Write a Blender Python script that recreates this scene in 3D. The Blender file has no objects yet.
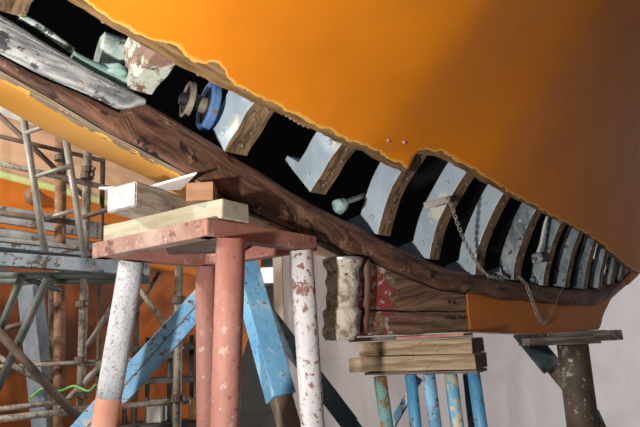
import bpy, bmesh, math, random
import numpy as np
from mathutils import Vector, Matrix, noise as mnoise

random.seed(7)
SC = bpy.context.scene
COL = SC.collection
PI = math.pi

# ------------------------------------------------------------------ camera
FPX = 600.0
CAM = Vector((0, 0, 1.45))
PITCH, ROLL = math.radians(12), math.radians(-2.8)
CROT = Matrix.Rotation(PI / 2 + PITCH, 3, 'X') @ Matrix.Rotation(ROLL, 3, 'Z')
cd = bpy.data.cameras.new('camera')
cd.sensor_width = 36.0
cd.lens = 36.0 * FPX / 640.0
cd.clip_start = 0.02
cam = bpy.data.objects.new('camera', cd)
cam.matrix_world = Matrix.Translation(CAM) @ CROT.to_4x4()
COL.objects.link(cam)
SC.camera = cam

# ------------------------------------------------------------------ light
W = bpy.data.worlds.new('shed_air')
SC.world = W
W.use_nodes = True
W.node_tree.nodes['Background'].inputs[0].default_value = (0.93, 0.95, 1.0, 1)
W.node_tree.nodes['Background'].inputs[1].default_value = 0.11

def area(name, loc, target, size, power, color=(1, 1, 1)):
    l = bpy.data.lights.new(name, 'AREA')
    l.shape = 'DISK'; l.size = size; l.energy = power; l.color = color
    o = bpy.data.objects.new(name, l)
    d = Vector(target) - Vector(loc)
    o.matrix_world = Matrix.Translation(loc) @ d.to_track_quat('-Z', 'Y').to_matrix().to_4x4()
    COL.objects.link(o)
    return o
area('work_lamp', (-1.0, 0.15, 1.33), (-0.25, 2.0, 2.05), 0.12, 66, (1.0, 0.96, 0.9))
area('daylight_behind_sheeting', (3.6, 8.6, 1.6), (2.0, 5.0, 1.3), 3.5, 225, (0.96, 0.97, 1.0))
area('shed_lamp', (-4.3, 1.6, 3.7), (-3.0, 5.0, 2.6), 0.5, 260, (1.0, 0.93, 0.82))

SC.view_settings.view_transform = 'Standard'
SC.view_settings.look = 'None'
SC.view_settings.gamma = 1.0
SC.view_settings.use_curve_mapping = False
SC.view_settings.exposure = 0.0

# ------------------------------------------------------------------ photo geometry helpers
def ray(x, y):
    return CROT @ Vector(((x - 320) / FPX, -(y - 213.5) / FPX, -1.0))
def at(x, y, d):
    return CAM + ray(x, y) * d
KD = ray(1000, 310); KD.z = 0; KD.normalize()          # direction of the keel
PD = Vector((KD.y, -KD.x, 0))                           # sideways, towards the camera
Q0 = at(320, 225, 1600 / 680.0).dot(PD)                 # near face of the keel
def onq(x, y, o=0.0):
    r = ray(x, y); return CAM + r * ((Q0 + o - CAM.dot(PD)) / r.dot(PD))
def ons(x, y, s):
    r = ray(x, y); return CAM + r * ((s - CAM.dot(KD)) / r.dot(KD))
def onz(x, y, z):
    r = ray(x, y); return CAM + r * ((z - CAM.z) / r.z)
def soz(s, o, z):
    return KD * s + PD * (Q0 + o) + Vector((0, 0, z))
def to_soz(p):
    return p.dot(KD), p.dot(PD) - Q0, p.z
def curve_sz(pts, o=0.0):
    a = [to_soz(onq(x, y, o)) for x, y in pts]
    a.sort()
    S = [p[0] for p in a]; Z = [p[2] for p in a]
    return lambda s: float(np.interp(s, S, Z))

# ------------------------------------------------------------------ materials
MATS = {}
def mat(name, c1, c2=None, chips=(), rough=0.6, scale=(6, 6, 6), bump=0.15, coord='Object',
        metallic=0.0, detail=6, lo=0.35, hi=0.68, spec=0.5, bscale=None, chip_u=None):
    """weathered surface: two colours mixed by noise, chips = [(colour, scale, threshold)]"""
    m = bpy.data.materials.new(name); m.use_nodes = True
    nt = m.node_tree; N = nt.nodes; L = nt.links
    b = N['Principled BSDF']
    b.inputs['Roughness'].default_value = rough
    b.inputs['Metallic'].default_value = metallic
    b.inputs['Specular IOR Level'].default_value = spec
    tc = N.new('ShaderNodeTexCoord'); mp = N.new('ShaderNodeMapping')
    mp.inputs['Scale'].default_value = scale
    L.new(tc.outputs[coord], mp.inputs[0])
    n1 = N.new('ShaderNodeTexNoise'); n1.inputs['Scale'].default_value = 1.0
    n1.inputs['Detail'].default_value = detail; n1.inputs['Roughness'].default_value = 0.65
    L.new(mp.outputs[0], n1.inputs[0])
    rp = N.new('ShaderNodeValToRGB')
    rp.color_ramp.elements[0].position = lo; rp.color_ramp.elements[1].position = hi
    rp.color_ramp.elements[0].color = (*c1, 1); rp.color_ramp.elements[1].color = (*(c2 or c1), 1)
    L.new(n1.outputs[0], rp.inputs[0])
    cur = rp.outputs[0]
    for i, (cc, sc_, th) in enumerate(chips):
        n2 = N.new('ShaderNodeTexNoise'); n2.inputs['Scale'].default_value = sc_
        n2.inputs['Detail'].default_value = 5; n2.inputs['Roughness'].default_value = 0.7
        ad = N.new('ShaderNodeVectorMath'); ad.operation = 'ADD'
        ad.inputs[1].default_value = (3.1 * i + 1.7, 5.2 * i, 1.3)
        L.new(tc.outputs[coord], ad.inputs[0]); L.new(ad.outputs[0], n2.inputs[0])
        r2 = N.new('ShaderNodeValToRGB')
        r2.color_ramp.elements[0].position = th; r2.color_ramp.elements[1].position = min(th + 0.04, 1)
        src2 = n2.outputs[0]
        if chip_u:
            sx = N.new('ShaderNodeSeparateXYZ'); L.new(tc.outputs[coord], sx.inputs[0])
            mr = N.new('ShaderNodeMapRange'); mr.inputs[1].default_value = chip_u[0]; mr.inputs[2].default_value = chip_u[1]
            mr.inputs[3].default_value = 0.10; mr.inputs[4].default_value = -0.35
            L.new(sx.outputs[0], mr.inputs[0])
            sm = N.new('ShaderNodeMath'); L.new(src2, sm.inputs[0]); L.new(mr.outputs[0], sm.inputs[1]); src2 = sm.outputs[0]
        L.new(src2, r2.inputs[0])
        mx = N.new('ShaderNodeMix'); mx.data_type = 'RGBA'
        L.new(r2.outputs[0], mx.inputs[0]); L.new(cur, mx.inputs[6])
        mx.inputs[7].default_value = (*cc, 1)
        cur = mx.outputs[2]
    L.new(cur, b.inputs['Base Color'])
    if bump:
        bp = N.new('ShaderNodeBump'); bp.inputs['Strength'].default_value = bump
        bp.inputs['Distance'].default_value = 0.02
        src = n1
        if bscale:
            src = N.new('ShaderNodeTexNoise'); src.inputs['Scale'].default_value = bscale
            src.inputs['Detail'].default_value = 4
            L.new(tc.outputs[coord], src.inputs[0])
        L.new(src.outputs[0], bp.inputs['Height']); L.new(bp.outputs[0], b.inputs['Normal'])
    MATS[name] = m
    return m

def hull_paint(name, orange, orange2, raw1, raw2, width, noise_amp, bumps=(), rough=0.32):
    """UV: u = metres along the hull, v = metres up from the sawn plank edge.
    bare sanded wood along the edge with a ragged border, paint above"""
    m = bpy.data.materials.new(name); m.use_nodes = True
    nt = m.node_tree; N = nt.nodes; L = nt.links
    b = N['Principled BSDF']; b.inputs['Roughness'].default_value = rough; b.inputs['Specular IOR Level'].default_value = 0.25
    tc = N.new('ShaderNodeTexCoord'); sp = N.new('ShaderNodeSeparateXYZ')
    L.new(tc.outputs['UV'], sp.inputs[0])
    def math_(op, a, c=None):
        n = N.new('ShaderNodeMath'); n.operation = op
        for i, v in enumerate((a, c)):
            if v is None: continue
            if isinstance(v, (int, float)): n.inputs[i].default_value = v
            else: L.new(v, n.inputs[i])
        return n.outputs[0]
    def noise(scale, vec, det=4):
        n = N.new('ShaderNodeTexNoise'); n.inputs['Scale'].default_value = scale
        n.inputs['Detail'].default_value = det
        L.new(vec, n.inputs[0]); return n.outputs[0]
    n1 = noise(16, tc.outputs['UV'], 2); n2 = noise(70, tc.outputs['UV'], 2)
    w = math_('ADD', width, math_('MULTIPLY', math_('SUBTRACT', n1, 0.5), noise_amp))
    w = math_('ADD', w, math_('MULTIPLY', math_('SUBTRACT', n2, 0.5), noise_amp * 0.25))
    for (u0, wd, amp) in bumps:
        q = math_('DIVIDE', math_('SUBTRACT', sp.outputs[0], u0), wd)
        g = math_('POWER', 2.718, math_('MULTIPLY', math_('MULTIPLY', q, q), -1.0))
        w = math_('ADD', w, math_('MULTIPLY', g, amp))
    d = math_('SUBTRACT', sp.outputs[1], w)             # > 0 paint
    rp = N.new('ShaderNodeValToRGB'); e = rp.color_ramp.elements
    e[0].position = 0.0; e[0].color = (0, 0, 0, 1)
    e[1].position = 0.004; e[1].color = (1, 1, 1, 1)
    L.new(d, rp.inputs[0])
    rl = N.new('ShaderNodeValToRGB'); e = rl.color_ramp.elements      # feathered primer line
    e[0].position = 0.004; e[0].color = (1, 1, 1, 1)
    e[1].position = 0.016; e[1].color = (0, 0, 0, 1)
    L.new(d, rl.inputs[0])
    mp = N.new('ShaderNodeMapping'); mp.inputs['Scale'].default_value = (9, 60, 1)
    L.new(tc.outputs['UV'], mp.inputs[0])
    nw = noise(1.0, mp.outputs[0], 6)
    rw = N.new('ShaderNodeValToRGB')
    rw.color_ramp.elements[0].position = 0.3; rw.color_ramp.elements[1].position = 0.7
    rw.color_ramp.elements[0].color = (*raw1, 1); rw.color_ramp.elements[1].color = (*raw2, 1)
    L.new(nw, rw.inputs[0])
    no = noise(2.2, tc.outputs['Object'], 5)
    ro = N.new('ShaderNodeValToRGB')
    ro.color_ramp.elements[0].position = 0.35; ro.color_ramp.elements[1].position = 0.65
    ro.color_ramp.elements[0].color = (*orange, 1); ro.color_ramp.elements[1].color = (*orange2, 1)
    L.new(no, ro.inputs[0])
    def mix(f, a, c):
        x = N.new('ShaderNodeMix'); x.data_type = 'RGBA'; L.new(f, x.inputs[0])
        for i, v in ((6, a), (7, c)):
            if isinstance(v, tuple): x.inputs[i].default_value = (*v, 1)
            else: L.new(v, x.inputs[i])
        return x.outputs[2]
    # dull fingerprints and rubbed places
    ns = noise(5.5, tc.outputs['Object'], 4)
    rs = N.new('ShaderNodeValToRGB')
    rs.color_ramp.elements[0].position = 0.62; rs.color_ramp.elements[1].position = 0.78
    rs.color_ramp.elements[1].color = (0.28, 0.28, 0.28, 1)
    L.new(ns, rs.inputs[0])
    paint = mix(rs.outputs[0], ro.outputs[0], (0.42, 0.20, 0.05))
    paint = mix(rl.outputs[0], paint, (0.85, 0.48, 0.10))
    L.new(mix(rp.outputs[0], rw.outputs[0], paint), b.inputs['Base Color'])
    ra = N.new('ShaderNodeMapRange'); ra.inputs[3].default_value = 0.75; ra.inputs[4].default_value = rough
    L.new(rp.outputs[0], ra.inputs[0]); L.new(ra.outputs[0], b.inputs['Roughness'])
    bp = N.new('ShaderNodeBump'); bp.inputs['Strength'].default_value = 0.03
    bp.inputs['Distance'].default_value = 0.01
    L.new(noise(34, tc.outputs['Object'], 3), bp.inputs['Height']); L.new(bp.outputs[0], b.inputs['Normal'])
    return m

M_HULL = hull_paint('orange_antifouling', (0.63, 0.188, 0.008), (0.73, 0.224, 0.010),
                    (0.10, 0.055, 0.025), (0.34, 0.20, 0.09), 0.026, 0.045,
                    bumps=((0.93, 0.05, 0.05), (0.80, 0.06, 0.03), (3.7, 1.2, -0.024)), rough=0.5)
M_FARHULL = hull_paint('orange_antifouling_patched', (0.72, 0.34, 0.06), (0.80, 0.42, 0.09),
                       (0.09, 0.065, 0.045), (0.36, 0.27, 0.18), 0.075, 0.26)
M_BILGESHADE = mat('bilge_shade', (0.006, 0.006, 0.006), (0.012, 0.011, 0.01), rough=0.9, bump=0)  # darkness of the unlit hull interior put into the colour
M_KEEL = mat('dark_keel_timber', (0.040, 0.016, 0.010), (0.21, 0.10, 0.06), lo=.36, hi=.62, chips=(((0.27, 0.15, 0.10), 9, 0.60), ((0.022, 0.010, 0.008), 13, 0.57), ((0.40, 0.30, 0.22), 34, 0.70)), rough=0.55, coord='UV', scale=(5, 26, 1), bump=0.5)
M_GREYWOOD = mat('weathered_grey_timber', (0.15, 0.16, 0.175), (0.50, 0.50, 0.49), lo=.4, hi=.6, chips=(((0.06, 0.06, 0.068), 15, 0.55), ((0.44, 0.36, 0.25), 9, 0.62), ((0.62, 0.60, 0.56), 30, 0.62)), rough=0.8, coord='UV', scale=(6, 26, 1), bump=0.5)
M_DEADWOOD = mat('bare_deadwood', (0.11, 0.06, 0.038), (0.36, 0.22, 0.14), lo=.4, hi=.62, rough=0.7, coord='UV', scale=(2.5, 38, 1), bump=0.25)
M_DEADWOOD_RED = mat('deadwood_red_lead', (0.11, 0.06, 0.038), (0.36, 0.22, 0.14), lo=.4, hi=.62, chips=(((0.28, 0.20, 0.11), 9, 0.56), ((0.34, 0.06, 0.055), 12, 0.56), ((0.60, 0.52, 0.50), 24, 0.62)), rough=0.75, coord='UV', scale=(2.5, 38, 1), bump=0.4, chip_u=(1.93, 2.25))
M_RIBPAINT = mat('pale_blue_bilge_paint', (0.34, 0.42, 0.50), (0.50, 0.58, 0.65), rough=0.4, scale=(7, 7, 3), chips=(((0.62, 0.62, 0.50), 5.0, 0.60), ((0.22, 0.26, 0.30), 26, 0.66)), bump=0.12)
M_RIBWOOD = mat('bare_frame_wood', (0.075, 0.040, 0.020), (0.32, 0.20, 0.105), lo=.38, hi=.62, rough=0.75, coord='UV', scale=(55, 8, 1), bump=0.4, chips=(((0.045, 0.026, 0.016), 22, 0.58), ((0.40, 0.30, 0.19), 16, 0.63)))
M_RIBOLD = mat('mottled_pale_green_paint', (0.46, 0.50, 0.42), (0.64, 0.66, 0.56), chips=(((0.26, 0.15, 0.11), 11, 0.50), ((0.13, 0.07, 0.045), 24, 0.57), ((0.16, 0.36, 0.33), 20, 0.60)), rough=0.75, bump=0.4)
M_FAROLD = mat('scuffed_frame_paint', (0.15, 0.19, 0.22), (0.42, 0.47, 0.51), lo=.4, hi=.6, scale=(9, 9, 4), chips=(((0.08, 0.06, 0.045), 22, 0.57),), rough=0.5, bump=0.2)
M_COPPER = mat('copper_rivet', (0.62, 0.36, 0.25), (0.72, 0.50, 0.40), rough=0.4, metallic=0.4, bump=0)
M_STEEL = mat('dull_steel', (0.30, 0.29, 0.27), (0.48, 0.47, 0.45), rough=0.45, metallic=0.6, bump=0)
M_RUSTCHAIN = mat('galvanised_chain', (0.33, 0.29, 0.25), (0.55, 0.52, 0.48), rough=0.5, metallic=0.4, bump=0)
M_TUBE_OLD = mat('fibrous_crust', (0.26, 0.20, 0.145), (0.66, 0.60, 0.50), lo=.38, hi=.62, chips=(((0.24, 0.09, 0.06), 15, 0.59), ((0.62, 0.57, 0.48), 9, 0.54), ((0.07, 0.05, 0.04), 24, 0.61)), rough=0.9, scale=(22, 22, 30), bump=1.0)
M_TEAL = mat('verdigris', (0.10, 0.22, 0.21), (0.38, 0.52, 0.48), rough=0.7, bump=0.2)
M_PALEGREEN = mat('pale_green_enamel', (0.30, 0.38, 0.35), (0.60, 0.66, 0.60), lo=.4, hi=.6, scale=(14, 14, 14), chips=(((0.06, 0.07, 0.07), 18, 0.56),), rough=0.6, bump=0.2)
M_BLACKRUB_SHADE = mat('black_rubber_and_shade', (0.012, 0.012, 0.014), (0.02, 0.02, 0.022), rough=0.5, bump=0)  # rubber of the clamp bands, also painted shade on the coupling and flange
M_BLUEFLANGE = mat('blue_flange_paint', (0.06, 0.14, 0.36), (0.12, 0.25, 0.50), chips=(((0.16, 0.13, 0.11), 30, 0.57),), rough=0.5, bump=0.2)
M_BRONZE = mat('tarnished_bronze', (0.16, 0.12, 0.08), (0.38, 0.33, 0.25), rough=0.5, metallic=0.3, bump=0.1)

M_REDSTEEL = mat('red_oxide_steel', (0.27, 0.105, 0.078), (0.40, 0.185, 0.145), scale=(4, 12, 12), chips=(((0.46, 0.32, 0.28), 14, 0.63), ((0.15, 0.06, 0.04), 22, 0.62), ((0.50, 0.41, 0.38), 60, 0.66)), rough=0.65, bump=0.2)
M_REDPLANK = mat('dusty_red_steel_angle', (0.26, 0.135, 0.105), (0.44, 0.31, 0.265), lo=.38, hi=.62, chips=(((0.17, 0.07, 0.05), 14, 0.58), ((0.52, 0.45, 0.41), 34, 0.62)), rough=0.75, bump=0.25)
M_WHITELEG = mat('speckled_white_paint', (0.44, 0.46, 0.50), (0.60, 0.62, 0.66), lo=.4, hi=.6, scale=(5, 20, 20), chips=(((0.24, 0.18, 0.17), 60, 0.59), ((0.30, 0.25, 0.25), 110, 0.57)), rough=0.6, bump=0.1)
M_WORNLEG = mat('worn_white_over_rust', (0.52, 0.50, 0.53), (0.68, 0.67, 0.70), scale=(4, 18, 18), chips=(((0.24, 0.12, 0.09), 6, 0.58), ((0.24, 0.13, 0.11), 34, 0.56), ((0.62, 0.60, 0.62), 22, 0.62)), rough=0.65, bump=0.15)
M_PINKPAINT = mat('faded_pink_primer', (0.52, 0.22, 0.15), (0.62, 0.32, 0.24), rough=0.6, bump=0.05)
M_BLUE = mat('chipped_blue_paint', (0.12, 0.38, 0.66), (0.24, 0.54, 0.80), chips=(((0.40, 0.60, 0.74), 9, 0.58), ((0.16, 0.06, 0.04), 34, 0.61), ((0.10, 0.05, 0.04), 13, 0.66)), rough=0.5, bump=0.2)
M_BLUERUST = mat('blue_paint_scraped_rust', (0.11, 0.35, 0.62), (0.28, 0.54, 0.76), chips=(((0.48, 0.44, 0.46), 9, 0.54), ((0.30, 0.05, 0.06), 14, 0.58), ((0.09, 0.06, 0.05), 30, 0.58)), rough=0.65, bump=0.25)
M_BLUEPIPE = mat('blue_pipe_paint', (0.05, 0.26, 0.52), (0.13, 0.42, 0.68), scale=(5, 16, 16), chips=(((0.17, 0.085, 0.045), 17, 0.60), ((0.06, 0.04, 0.03), 36, 0.62)), rough=0.4, bump=0.15)
M_TEALPIPE = mat('teal_rusty_pipe', (0.13, 0.33, 0.33), (0.26, 0.48, 0.46),
                 chips=(((0.26, 0.14, 0.06), 17, 0.53), ((0.55, 0.52, 0.40), 28, 0.64)), rough=0.6, bump=0.15)
M_BLUEFLAKE = mat('blue_pipe_flaking_cream', (0.10, 0.40, 0.64), (0.20, 0.52, 0.74), chips=(((0.58, 0.57, 0.45), 15, 0.51), ((0.26, 0.15, 0.07), 26, 0.60)), rough=0.55, bump=0.2)
M_DARKBLUE = mat('dark_blue_grey_steel', (0.028, 0.05, 0.065), (0.06, 0.095, 0.12), chips=(((0.02, 0.018, 0.016), 14, 0.55),), rough=0.5, bump=0.1)
M_RUSTINNER = mat('rusty_inner_tube', (0.10, 0.07, 0.05), (0.22, 0.17, 0.13), chips=(((0.14, 0.19, 0.16), 12, 0.58),), rough=0.7, bump=0.2)
M_PILLAR = mat('grimy_green_pillar', (0.040, 0.028, 0.022), (0.10, 0.072, 0.055), chips=(((0.17, 0.21, 0.14), 7, 0.57), ((0.44, 0.42, 0.35), 17, 0.62), ((0.12, 0.06, 0.03), 26, 0.60)), rough=0.6, bump=0.25)
M_OAKBLOCK = mat('pale_timber_block', (0.24, 0.155, 0.09), (0.52, 0.39, 0.26), lo=.4, hi=.6, rough=0.75, scale=(2.5, 34, 34), bump=0.3, chips=(((0.40, 0.12, 0.09), 13, 0.66), ((0.13, 0.085, 0.055), 18, 0.63)))
M_ENDGRAIN = mat('dark_end_grain', (0.055, 0.04, 0.03), (0.13, 0.095, 0.07), rough=0.8, scale=(20, 20, 20), bump=0.2)
M_YELLOWPLANK = mat('greenish_pine_plank', (0.36, 0.32, 0.22), (0.54, 0.49, 0.36), lo=.38, hi=.62, rough=0.7, scale=(2.5, 26, 26), bump=0.15, chips=(((0.16, 0.12, 0.08), 30, 0.66), ((0.42, 0.41, 0.34), 10, 0.58)))
M_PINEEND = mat('grey_pine_end', (0.34, 0.33, 0.27), (0.46, 0.45, 0.38), rough=0.8, scale=(18, 18, 18), bump=0.15)
M_DUSTBEAM = mat('dusty_grey_timber', (0.27, 0.22, 0.19), (0.52, 0.46, 0.41), lo=.4, hi=.6, rough=0.8, scale=(8, 8, 40), bump=0.3, chips=(((0.20, 0.15, 0.12), 20, 0.60),))
M_BEAMEND = mat('whitened_beam_end', (0.42, 0.43, 0.46), (0.62, 0.63, 0.66), lo=.4, hi=.6, rough=0.8, scale=(30, 30, 12), bump=0.3)
M_WHITEPLASTIC = mat('white_plastic', (0.78, 0.77, 0.73), (0.84, 0.83, 0.80), rough=0.45, bump=0)
M_BROWNBLOCK = mat('brown_chock', (0.30, 0.15, 0.08), (0.42, 0.24, 0.13), rough=0.75, scale=(5, 30, 30), bump=0.15)
M_GREYTIMBER = mat('grey_packing_timber', (0.09, 0.075, 0.062), (0.28, 0.25, 0.215), lo=.4, hi=.6, rough=0.8, scale=(2.5, 30, 30), bump=0.3)
M_REDSHIM = mat('red_paint_shim', (0.45, 0.10, 0.08), (0.62, 0.30, 0.26), rough=0.7, bump=0.1)
M_SCAFF = mat('galvanised_scaffold_tube', (0.20, 0.20, 0.18), (0.38, 0.375, 0.35),
              chips=(((0.17, 0.09, 0.05), 22, 0.60),), rough=0.5, metallic=0.2, bump=0.1)
M_SCAFFRUST = mat('rusty_scaffold_tube', (0.06, 0.038, 0.028), (0.15, 0.10, 0.078), rough=0.7, bump=0.15)
M_SCAFFGREEN = mat('dull_green_scaffold_tube', (0.05, 0.062, 0.056), (0.12, 0.135, 0.12), rough=0.6, bump=0.1)
M_SCAFFCRUST = mat('paint_spattered_tube', (0.16, 0.145, 0.12), (0.33, 0.305, 0.26), scale=(12, 30, 30), chips=(((0.13, 0.085, 0.06), 34, 0.55), ((0.15, 0.10, 0.07), 90, 0.56)), rough=0.7, bump=0.25)
M_DECK = mat('flaking_blue_grey_deck', (0.13, 0.18, 0.23), (0.26, 0.32, 0.38), chips=(((0.075, 0.045, 0.03), 14, 0.53), ((0.40, 0.38, 0.33), 12, 0.62)), rough=0.7, bump=0.25)
M_GREYBOARD = mat('grey_staging_board', (0.15, 0.155, 0.165), (0.30, 0.305, 0.31), rough=0.8, bump=0.1, chips=(((0.10, 0.065, 0.045), 7, 0.58),))
M_RUSTPOST = mat('rusty_brown_post', (0.16, 0.075, 0.04), (0.34, 0.19, 0.11),
                 chips=(((0.50, 0.40, 0.32), 16, 0.65),), rough=0.8, scale=(20, 20, 4), bump=0.25)
M_CRATE = mat('dark_rack_steel', (0.03, 0.03, 0.034), (0.07, 0.068, 0.07), rough=0.6, bump=0.1)
M_B2ORANGE = mat('second_hull_orange', (0.70, 0.19, 0.02), (0.78, 0.24, 0.03), rough=0.5, scale=(2, 2, 2), bump=0.05)
M_B2LOW = mat('second_hull_brown_mottle', (0.13, 0.045, 0.018), (0.62, 0.16, 0.02), lo=.42, hi=.60, detail=3, scale=(.8, .8, .8), rough=0.6, bump=0.05)  # orange mottled with broad brown patches
M_B2PEACH = mat('second_hull_peach', (0.74, 0.45, 0.27), (0.82, 0.54, 0.35), rough=0.6, scale=(1, 1, 7), bump=0.04)
M_B2LINE = mat('second_hull_lime_line', (0.68, 0.80, 0.30), (0.74, 0.84, 0.38), rough=0.5, bump=0)
M_GAPWHITE = mat('lit_gap_white', (0.84, 0.84, 0.83), (0.9, 0.9, 0.88), rough=0.4, bump=0)  # brightness of the lit background put into a white colour
M_SHEET = None

# ------------------------------------------------------------------ object helpers
ORG = {}
def tag(o, label, cat, group=None, kind=None):
    if label: o['label'] = label
    if cat: o['category'] = cat
    if group: o['group'] = group
    if kind: o['kind'] = kind
    return o
def thing(name, label, cat, loc, group=None):
    o = bpy.data.objects.new(name, None); COL.objects.link(o)
    o.empty_display_size = 0.1
    o.location = loc; ORG[o] = Matrix.Translation(loc)
    return tag(o, label, cat, group)
def link(name, me, mats, parent=None, world=None, smooth=False):
    for m in (mats if isinstance(mats, (list, tuple)) else [mats]): me.materials.append(m)
    o = bpy.data.objects.new(name, me); COL.objects.link(o)
    world = world or Matrix.Identity(4)
    ORG[o] = world
    if parent:
        o.parent = parent
        o.matrix_basis = ORG[parent].inverted() @ world
    else:
        o.matrix_basis = world
    if smooth:
        for p in me.polygons: p.use_smooth = True
    return o
def recentre(o):
    """put a mesh object's origin at its base"""
    me = o.data
    v = np.empty(len(me.vertices) * 3); me.vertices.foreach_get('co', v); v = v.reshape(-1, 3)
    c = Vector(((v[:, 0].min() + v[:, 0].max()) / 2, (v[:, 1].min() + v[:, 1].max()) / 2, v[:, 2].min()))
    me.transform(Matrix.Translation(-c))
    o.matrix_basis = o.matrix_basis @ Matrix.Translation(c); ORG[o] = ORG[o] @ Matrix.Translation(c)
    return o
def frame(p0, p1, up=Vector((0, 0, 1))):
    x = (p1 - p0).normalized(); up = Vector(up)
    y = up.cross(x)
    if y.length < 1e-4: y = Vector((0, 1, 0)).cross(x)
    y.normalize(); z = x.cross(y)
    m = Matrix((x, y, z)).transposed().to_4x4(); m.translation = p0
    return m
def beam(name, p0, p1, w, h, mats, parent=None, up=(0, 0, 1), bev=0.004, jit=0.0, endmat=False, taper=1.0):
    """rectangular timber: local x along the axis (p0, p1 are centres of its ends)"""
    p0, p1 = Vector(p0), Vector(p1); Ln = (p1 - p0).length
    bm = bmesh.new(); nx = max(2, int(Ln / 0.12)) if jit else 1
    rings = []
    for i in range(nx + 1):
        x = Ln * i / nx; f = 1 + (taper - 1) * i / nx
        r = []
        for (a, b) in ((-1, -1), (1, -1), (1, 1), (-1, 1)):
            j = [random.uniform(-jit, jit) for _ in range(3)] if jit else (0, 0, 0)
            r.append(bm.verts.new((x + (j[0] if i in (0, nx) else 0), a * w / 2 * f + j[1], b * h / 2 * f + j[2])))
        rings.append(r)
    for i in range(nx):
        for k in range(4):
            f = bm.faces.new((rings[i][k], rings[i][(k + 1) % 4], rings[i + 1][(k + 1) % 4], rings[i + 1][k]))
    e0 = bm.faces.new(rings[0][::-1]); e1 = bm.faces.new(rings[-1])
    if endmat: e0.material_index = e1.material_index = 1
    bmesh.ops.recalc_face_normals(bm, faces=bm.faces)
    if bev:
        es = [e for e in bm.edges if e.calc_face_angle(0) > 0.7]
        bmesh.ops.bevel(bm, geom=es, offset=bev, segments=2, affect='EDGES', profile=0.6)
    me = bpy.data.meshes.new(name); bm.to_mesh(me); bm.free()
    return link(name, me, mats, parent, frame(p0, p1, up))
def box(name, corners_bottom, h, mats, parent=None, bev=0.004, end=False):
    """prism over a quad of floor points"""
    bm = bmesh.new()
    c = sum((Vector(p) for p in corners_bottom), Vector()) / len(corners_bottom)
    lo = [bm.verts.new(Vector(p) - c) for p in corners_bottom]
    hi = [bm.verts.new(Vector(p) - c + Vector((0, 0, h))) for p in corners_bottom]
    n = len(lo)
    for i in range(n): bm.faces.new((lo[i], lo[(i + 1) % n], hi[(i + 1) % n], hi[i]))
    bm.faces.new(lo[::-1]); bm.faces.new(hi)
    if end:
        bm.faces.ensure_lookup_table(); bm.faces[0].material_index = 1
    bmesh.ops.recalc_face_normals(bm, faces=bm.faces)
    if bev: bmesh.ops.bevel(bm, geom=bm.edges[:], offset=bev, segments=2, affect='EDGES')
    me = bpy.data.meshes.new(name); bm.to_mesh(me); bm.free()
    return link(name, me, mats, parent, Matrix.Translation(c))
def tube(name, p0, p1, r, m, parent=None, r1=None, seg=20, wall=0.0, rings=1):
    p0, p1 = Vector(p0), Vector(p1); Ln = (p1 - p0).length; r1 = r1 or r
    bm = bmesh.new(); R = []
    for i in range(rings + 1):
        t = i / rings; rr = r + (r1 - r) * t
        R.append([bm.verts.new((Ln * t, rr * math.cos(a), rr * math.sin(a))) for a in (2 * PI * k / seg for k in range(seg))])
    for i in range(rings):
        for k in range(seg):
            f = bm.faces.new((R[i][k], R[i][(k + 1) % seg], R[i + 1][(k + 1) % seg], R[i + 1][k])); f.smooth = True
    bm.faces.new(R[0][::-1]); bm.faces.new(R[-1])
    bmesh.ops.recalc_face_normals(bm, faces=bm.faces)
    me = bpy.data.meshes.new(name); bm.to_mesh(me); bm.free()
    return link(name, me, m, parent, frame(p0, p1))
def path_tube(name, pts, r, m, parent=None, seg=10, sub=6):
    pts = [Vector(p) for p in pts]
    fine = []
    for i in range(len(pts) - 1):
        a, b = pts[i], pts[i + 1]
        pa = pts[i - 1] if i else a - (b - a); pb = pts[i + 2] if i + 2 < len(pts) else b + (b - a)
        for k in range(sub):
            t = k / sub
            fine.append(0.5 * ((2 * a) + (b - pa) * t + (2 * pa - 5 * a + 4 * b - pb) * t * t + (3 * a - pa - 3 * b + pb) * t ** 3))
    fine.append(pts[-1])
    bm = bmesh.new(); R = []
    for i, p in enumerate(fine):
        d = (fine[min(i + 1, len(fine) - 1)] - fine[max(i - 1, 0)]).normalized()
        u = d.cross(Vector((0.31, 0.2, 0.93))).normalized(); v = d.cross(u)
        R.append([bm.verts.new(p + (u * math.cos(a) + v * math.sin(a)) * r) for a in (2 * PI * k / seg for k in range(seg))])
    for i in range(len(R) - 1):
        for k in range(seg):
            bm.faces.new((R[i][k], R[i][(k + 1) % seg], R[i + 1][(k + 1) % seg], R[i + 1][k])).smooth = True
    bm.faces.new(R[0][::-1]); bm.faces.new(R[-1])
    bmesh.ops.recalc_face_normals(bm, faces=bm.faces)
    me = bpy.data.meshes.new(name); bm.to_mesh(me); bm.free()
    return link(name, me, m, parent)
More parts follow.
